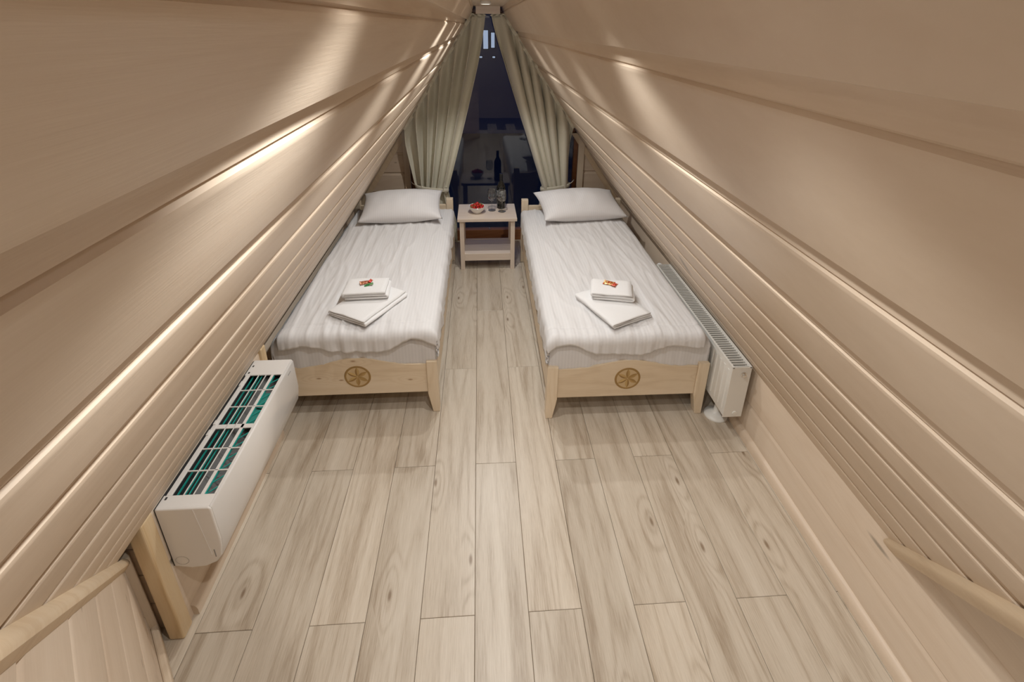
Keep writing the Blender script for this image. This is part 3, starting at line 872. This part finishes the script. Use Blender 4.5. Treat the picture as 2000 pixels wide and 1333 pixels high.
def wine_glass(loc, label):
    t = empty('wine_glass', loc); tag(t, label, 'wine glass', 'wine glasses')
    outer = [(0.020, 0.094), (0.032, 0.106), (0.0375, 0.125), (0.0370, 0.150), (0.0325, 0.190)]
    inner = [(0.0316, 0.190), (0.0360, 0.150), (0.0365, 0.125), (0.031, 0.108), (0.018, 0.097), (0.001, 0.093)]
    MB().lathe([(0.001, 0.088), (0.008, 0.089)] + outer + inner, 36, close=False).build('glass_bowl', M['glass'], t, smooth=True)
    MB().lathe([(0.0037, 0.004), (0.0032, 0.03), (0.0033, 0.07), (0.006, 0.088), (0.008, 0.0895)], 18).build('stem', M['glass'], t, smooth=True)
    MB().lathe([(0.033, 0.0), (0.034, 0.001), (0.033, 0.0022), (0.016, 0.0042), (0.004, 0.009)], 36).build('foot', M['glass'], t, smooth=True)
wine_glass((0.090, 3.965, thh), 'stemmed wine glass beside the bottle, nearer the bowl of strawberries')
wine_glass((0.176, 3.935, thh), 'stemmed wine glass standing directly before the bottle label')

bo = MB().lathe([(0.030, 0.0), (0.034, 0.0), (0.036, 0.006), (0.056, 0.026), (0.069, 0.048), (0.0735, 0.060), (0.0720, 0.0615), (0.0695, 0.0595), (0.064, 0.046), (0.050, 0.024), (0.030, 0.010), (0.001, 0.009)], 44).build('fruit_bowl', M['ceramic'], None, smooth=True, angle=60)
bo.location = (-0.037, 3.915, thh)
tag(bo, 'white ceramic bowl of strawberries on the small table', 'bowl')
def strawberry_proto():
    t = empty('strawberry', (0, 0, 0))
    mb = MB()
    mb.lathe([(0.001, -0.016), (0.006, -0.013), (0.0105, -0.006), (0.0135, 0.002), (0.0135, 0.008), (0.010, 0.0125), (0.001, 0.0135)], 16)
    mb.build('fruit', M['berry'], t, smooth=True)
    cx = MB()
    for k in range(5):
        a = 2*math.pi*k/5
        cx.add([(0, 0, 0.0145), (0.006*math.cos(a-0.35), 0.006*math.sin(a-0.35), 0.0142), (0.0125*math.cos(a), 0.0125*math.sin(a), 0.0155), (0.006*math.cos(a+0.35), 0.006*math.sin(a+0.35), 0.0142)], [(0, 1, 2, 3)])
    cx.build('calyx', M['leafg'], t, fix=False, solid=0.0008)
    return t
proto = strawberry_proto()
rs = random.Random(3)
spots = []
for ring_r, cnt, z in ((0.046, 9, 0.055), (0.024, 6, 0.066), (0.0, 1, 0.082), (0.03, 4, 0.040)):
    for k in range(cnt):
        a = 2*math.pi*k/max(cnt, 1) + ring_r*30
        spots.append((ring_r*math.cos(a), ring_r*math.sin(a), z + rs.uniform(-0.002, 0.003)))
for i, (x, y, z) in enumerate(spots):
    o = proto if i == 0 else copy_tree(proto)
    o.location = (-0.037+x, 3.915+y, thh+z)
    o.rotation_euler = (rs.uniform(-1.3, 1.3), rs.uniform(-1.3, 1.3), rs.uniform(0, 6))
    tag(o, 'ripe red strawberry heaped in the white bowl', 'strawberry', 'strawberries in the bowl')

# ================================================================== curtains
def curtain(side, itop, otop, itie, otie, n_pl, name_label, tie_label, sd):
    yc = 4.275
    t = empty('curtain', (0, yc, 0)); tag(t, name_label, 'curtain', 'tied-back curtains')
    ztie = itie[1]
    cc, kk = (CL, KL) if side < 0 else (CR, KR)
    def topline(a):
        kx = side*(cc + kk*(H-itop[1]) - 0.012)
        if a < 0.14: return itop[0] + (kx-itop[0])*a/0.14, itop[1]
        z = itop[1] + (otop[1]-itop[1])*(a-0.14)/0.86
        return side*(cc + kk*(H-z) - 0.012), z
    mb = MB(); NU, NV = 190, 74
    def fn(a, b):
        # a across from the inner edge to the outer, b from the slanted heading down to the floor
        a2 = a + 0.018*math.sin(a*9+sd)
        xt, zt = topline(a)
        xb = itie[0]+(otie[0]-itie[0])*a
        split = 0.80
        ph = 2*math.pi*n_pl*a2
        if b <= split:
            t_ = b/split
            z = zt + (ztie-zt)*t_
            sag = 0.055*math.sin(math.pi*t_)*(1-a)**1.5
            x = xt + (xb-xt)*(t_**1.12) - side*(-1)*0 
            x += (-side)*sag if False else 0
            amp = 0.014 + 0.052*min(1, t_*5)*(1-0.55*t_)
            head = 1.0 - min(1, t_*14)
            y = amp*math.sin(ph) + 0.010*math.sin(ph*0.5+1+sd)*min(1, t_*5) - 0.006*head*abs(math.sin(ph*2))
            x += 0.016*math.cos(ph)*min(1, t_*4)
            z += 0.006*head*math.sin(ph*2)
        else:
            t_ = (b-split)/(1-split)
            z = ztie + (0.03-ztie)*t_
            xc = (itie[0]+otie[0])/2
            x = xb + (xb-xc)*0.55*min(1, t_*1.6) + 0.010*math.cos(ph)
            y = (0.0245 + 0.016*t_)*math.sin(ph)
        return (x, y, z)
    mb.grid(NU, NV, fn)
    mb.build('fabric', M['curtain'], t, smooth=True, fix=False, solid=0.003)
    # gathered heading tape running along the slope
    hp = MB(); n = 70
    def hf(a, b):
        xt, zt = topline(a)
        L = math.hypot(otop[0]-itop[0], otop[1]-itop[1]); nx, nz = -(otop[1]-itop[1])/L, (otop[0]-itop[0])/L
        if nz < 0: nx, nz = -nx, -nz
        o_ = -0.012 + 0.030*b
        return (xt+nx*o_, 0.007*math.sin(a*95) - 0.012, zt+nz*o_ + 0.003*math.sin(a*60+sd))
    hp.grid(170, 4, hf)
    hp.build('heading_tape', M['curtain'], t, smooth=True, fix=False, solid=0.003)
    # tie-back
    tt = empty('curtain_tieback', (0, yc, 0)); tag(tt, tie_label, 'tieback', 'curtain tiebacks')
    xc = (itie[0]+otie[0])/2; rx = abs(otie[0]-itie[0])/2+0.016; ry = 0.052
    tbm = MB(); n = 48
    def bf(a, b):
        q = 2*math.pi*a
        zz = ztie - 0.006 + 0.036*b + 0.02*side*math.cos(q)
        e = 0.003*math.sin(b*math.pi)
        return (xc+(rx+e)*math.cos(q), (ry+e)*math.sin(q), zz)
    tbm.grid(n, 4, bf)
    tbm.build('band', M['curtain'], tt, smooth=True, fix=False, solid=0.004)
    MB().tube([(xc+side*(rx-0.004), 0.0, ztie+0.035), (xc+side*(rx+0.03), 0.03, ztie+0.045), (xc+side*(rx+0.055), 0.085, ztie+0.05)], 0.004, 8).build('loop', M['curtain'], tt, smooth=True)
curtain(-1, (0.055, 2.045), (-0.640, 1.120), (-0.315, 0.575), (-0.575, 0.575), 5.5, 'olive-beige linen curtain tied back behind the bed beside the air conditioner',
        'fabric tieback around the curtain behind the bed beside the air conditioner', 0.4)
curtain(1, (0.100, 2.045), (0.838, 1.130), (0.565, 0.575), (0.800, 0.575), 5.5, 'olive-beige linen curtain tied back behind the bed next to the radiator',
        'fabric tieback around the curtain behind the bed next to the radiator', 2.1)

# ================================================================== radiator
rd = empty('panel_radiator', (1.252, 1.852, 0))
tag(rd, 'white panel radiator with top grille along the wall beside the bed', 'radiator')
RL, RZ0, RZ1 = 1.10, 0.138, 0.442
MB().box(-0.047, -0.038, 0.004, RL-0.004, RZ0, RZ1-0.004).build('front_panel', M['rad'], rd, bevel=0.003)
for k in range(26):
    yk = 0.035 + k*(RL-0.07)/25
    MB().prism([(-0.0470, yk-0.010), (-0.0500, yk-0.004), (-0.0500, yk+0.004), (-0.0470, yk+0.010)], RZ0+0.03, RZ1-0.035, 'xy').build('flute', M['rad'], rd)
MB().box(0.036, 0.045, 0.004, RL-0.004, RZ0, RZ1-0.004).build('back_panel', M['rad'], rd, bevel=0.003)
MB().box(-0.038, 0.036, 0.01, RL-0.01, RZ0+0.02, RZ1-0.022).build('convector', M['rad_dark'], rd)
for y0 in (0.0, RL-0.004):
    MB().box(-0.050, 0.048, y0, y0+0.004, RZ0-0.004, RZ1).build('side_cover', M['rad'], rd, bevel=0.0015)
gr = MB()
gr.box(-0.050, -0.040, 0.0, RL, RZ1-0.006, RZ1); gr.box(0.038, 0.048, 0.0, RL, RZ1-0.006, RZ1)
nb = 58
for k in range(nb):
    yk = 0.012 + k*(RL-0.024)/(nb-1)
    gr.box(-0.041, 0.039, yk-0.0027, yk+0.0027, RZ1-0.010, RZ1-0.002)
g_ = gr.build('top_grille', M['rad'], rd); g_['kind'] = 'stuff'; g_['label'] = 'slotted top grille'
MB().lathe([(0.014, 0.0), (0.014, 0.004), (0.009, 0.006), (0.009, 0.016), (0.006, 0.018)], 20).build('vent_plug', M['chrome'], rd, smooth=True, angle=40, loc=(0.010, 0.0, RZ1-0.042), rot=(math.pi/2, 0, 0))
MB().lathe([(0.012, 0.0), (0.012, 0.003), (0.010, 0.005)], 20).build('blind_plug', M['rad'], rd, smooth=True, angle=40, loc=(0.008, 0.0, RZ0+0.022), rot=(math.pi/2, 0, 0))
MB().lathe([(0.060, 0.0), (0.062, 0.004), (0.060, 0.010), (0.050, 0.018), (0.030, 0.026), (0.016, 0.036), (0.014, 0.060), (0.014, 0.16)], 32).build('floor_foot', M['rad'], rd, smooth=True, angle=50, loc=(0.008, 0.155, 0))
MB().lathe([(0.060, 0.0), (0.062, 0.004), (0.060, 0.010), (0.050, 0.018), (0.030, 0.026), (0.016, 0.036), (0.014, 0.060), (0.014, 0.16)], 32).build('floor_foot', M['rad'], rd, smooth=True, angle=50, loc=(0.008, RL-0.155, 0))
MB().lathe([(0.016, 0.0), (0.020, 0.008), (0.020, 0.045), (0.015, 0.055)], 20).build('thermostat_valve', M['lamp_body'], rd, smooth=True, angle=40, loc=(-0.006, RL+0.006, RZ1-0.035), rot=(-math.pi/2, 0, 0))
MB().tube([(0.0, RL+0.02, RZ1-0.04), (0.0, RL+0.02, 0.03), (0.0, RL+0.02, 0.0)], 0.008, 10).build('pipe', M['rad'], rd, smooth=True)

# ================================================================== air conditioner
ac = empty('air_conditioner', (-1.050, 1.155, 0))
tag(ac, 'white wall-hung air conditioner with open top grille on the low left wall', 'air conditioner')
AL, AD, AZ0, AZ1 = 0.745, 0.178, 0.262, 0.540
# shell profile (x from the wall, z): back - bottom curve - front - top front edge
shell = [(0.004, AZ0+0.012), (0.06, AZ0), (0.105, AZ0+0.004), (0.142, AZ0+0.022), (0.166, AZ0+0.055), (0.174, AZ0+0.095), (AD, AZ0+0.130), (AD-0.002, AZ1-0.008), (AD-0.008, AZ1)]
def strip(mb, pts, y0, y1):
    n = len(pts)
    mb.add([(x, y0, z) for x, z in pts]+[(x, y1, z) for x, z in pts], [(i, i+1, n+i+1, n+i) for i in range(n-1)])
sh = MB(); strip(sh, shell, 0.006, AL-0.006)
sh.build('shell', M['white_pl'], ac, smooth=True, fix=False, solid=0.004, angle=40)
endp = [(0.004, AZ1)] + shell
for (y0, y1) in ((0.0, 0.010), (AL-0.010, AL)):
    MB().prism([(p[0]-0.0, p[1]) for p in endp], y0, y1, 'xz').build('end_cap', M['white_pl'], ac, bevel=0.006, seg=3)
MB().box(0.0, 0.006, 0.004, AL-0.004, AZ0+0.01, AZ1-0.004).build('back_plate', M['dark_pl'], ac)
# top cover: white surround and bars over the dark heat exchanger
TZ = AZ1
gx0, gx1 = 0.030, 0.163
yg0, yg1 = 0.052, 0.640
MB().box(0.006, AD-0.006, 0.006, yg0, TZ-0.006, TZ).box(0.006, AD-0.006, yg1, AL-0.006, TZ-0.006, TZ).box(0.012, gx0, yg0, yg1, TZ-0.006, TZ).box(gx1, AD-0.005, yg0, yg1, TZ-0.006, TZ).build('top_cover', M['white_pl'], ac, bevel=0.0015)
ymid = (yg0+yg1)/2
cols = [0.066, 0.097, 0.125]
def bar(x0, x1, y0, y1, nm='grille_bar'):
    MB().box(x0, x1, y0, y1, TZ-0.0055, TZ-0.0008).build(nm, M['white_pl'], ac, bevel=0.001)
bar(cols[0]-0.0016, cols[0]+0.0016, yg0, yg1); bar(cols[1]-0.0016, cols[1]+0.0016, yg0, yg1)
bar(cols[2]-0.0055, cols[2]+0.0055, yg0, yg1)
bar(gx0, gx1, ymid-0.010, ymid+0.010)
for (a, b) in ((yg0, ymid-0.010), (ymid+0.010, yg1)):
    for k in (1, 2):
        yk = a + (b-a)*k/3
        bar(gx0, gx1, yk-0.0022, yk+0.0022)
# hooks along the wall edge
for (y0, y1) in ((ymid-0.045, ymid-0.018), (ymid+0.008, ymid+0.03), (0.57, 0.60)):
    MB().box(0.012, 0.022, y0, y1, TZ-0.004, TZ+0.004).build('clip', M['white_pl'], ac, bevel=0.001)
for yk in (0.040, AL-0.045, 0.655):
    MB().box(0.016, 0.022, yk-0.005, yk+0.005, TZ-0.001, TZ+0.0012).build('slot_mark', M['dark_pl'], ac)
# heat exchanger below, with its teal filter frame
MB().prism([(0.008, TZ-0.075), (0.085, TZ-0.018), (0.165, TZ-0.085), (0.165, TZ-0.10), (0.008, TZ-0.10)], 0.012, AL-0.06, 'xz').build('heat_exchanger', M['fin'], ac)
for yy in range(48):
    pass
for xa, za in ((0.060, TZ-0.014), (0.074, TZ-0.012)):
    MB().box(xa, xa+0.003, yg0-0.02, yg1+0.02, za-0.004, za).build('filter_rail', M['teal'], ac)
MB().box(0.036, 0.0375, yg0-0.02, yg1+0.02, TZ-0.022, TZ-0.014).build('filter_rail', M['teal'], ac)
MB().box(0.128, 0.131, yg0-0.02, yg1+0.02, TZ-0.014, TZ-0.008).build('filter_rail', M['teal'], ac)
cellw = (ymid-0.010-yg0)/3
cells = [yg0+cellw*k for k in range(3)] + [ymid+0.010+cellw*k for k in range(3)]
for i, y0 in enumerate(cells):
    # slanting teal ribs in the wide front column
    for f in (0.28, 0.74):
        ya = y0 + f*cellw
        mb = MB(); mb.add([(0.130, ya-0.020, TZ-0.012), (0.130, ya-0.0165, TZ-0.012), (0.164, ya+0.0185, TZ-0.012), (0.164, ya+0.015, TZ-0.012)], [(0, 1, 2, 3)])
        mb.build('filter_rib', M['teal'], ac, fix=False, solid=0.003)
for k in (3, 4):
    y0 = cells[k]
    MB().add([(0.131, y0+0.004, TZ-0.016), (0.131, y0+cellw-0.004, TZ-0.016), (0.166, y0+cellw-0.004, TZ-0.022), (0.166, y0+0.004, TZ-0.022)], [(0, 1, 2, 3)]).build('filter_film', M['teal_d'], ac, fix=False, solid=0.001)
# details on the near end cap: seam, knock-out ring, slot
MB().prism([(0.120, AZ1-0.006), (0.1215, AZ1-0.006), (0.1375, AZ0+0.06), (0.136, AZ0+0.06)], -0.0012, 0.0, 'xz').build('seam', M['white_pl'], ac)
MB().box(0.146, 0.149, -0.001, 0.0, AZ0+0.050, AZ0+0.085).build('slot_mark', M['grey_mark'], ac)
rg = MB(); n = 32; vs = []
for k in range(n):
    a = 2*math.pi*k/n
    for rr_ in (0.0205, 0.0215): vs.append((0.036+rr_*math.cos(a), -0.0006, AZ0+0.040+rr_*math.sin(a)*0.9))
rg.add(vs, [(2*k, 2*k+1, 2*((k+1) % n)+1, 2*((k+1) % n)) for k in range(n)])
rg.build('knockout_ring', M['grey_mark'], ac, fix=False)
# small printed maker's mark on the front, too small to read
lm = MB(); yy_ = 0.315
for k, wd in enumerate((0.006, 0.004, 0.007, 0.005, 0.004, 0.006, 0.005)):
    lm.box(AD-0.0005, AD+0.0012, yy_, yy_+wd, AZ0+0.150, AZ0+0.158 + (0.002 if k % 3 == 0 else 0)); yy_ += wd+0.003
lm.build('printed_mark', M['grey_mark'], ac)
MB().box(AD-0.0005, AD+0.0010, 0.665, 0.695, AZ1-0.03, AZ1-0.026).build('printed_mark', M['grey_mark'], ac)
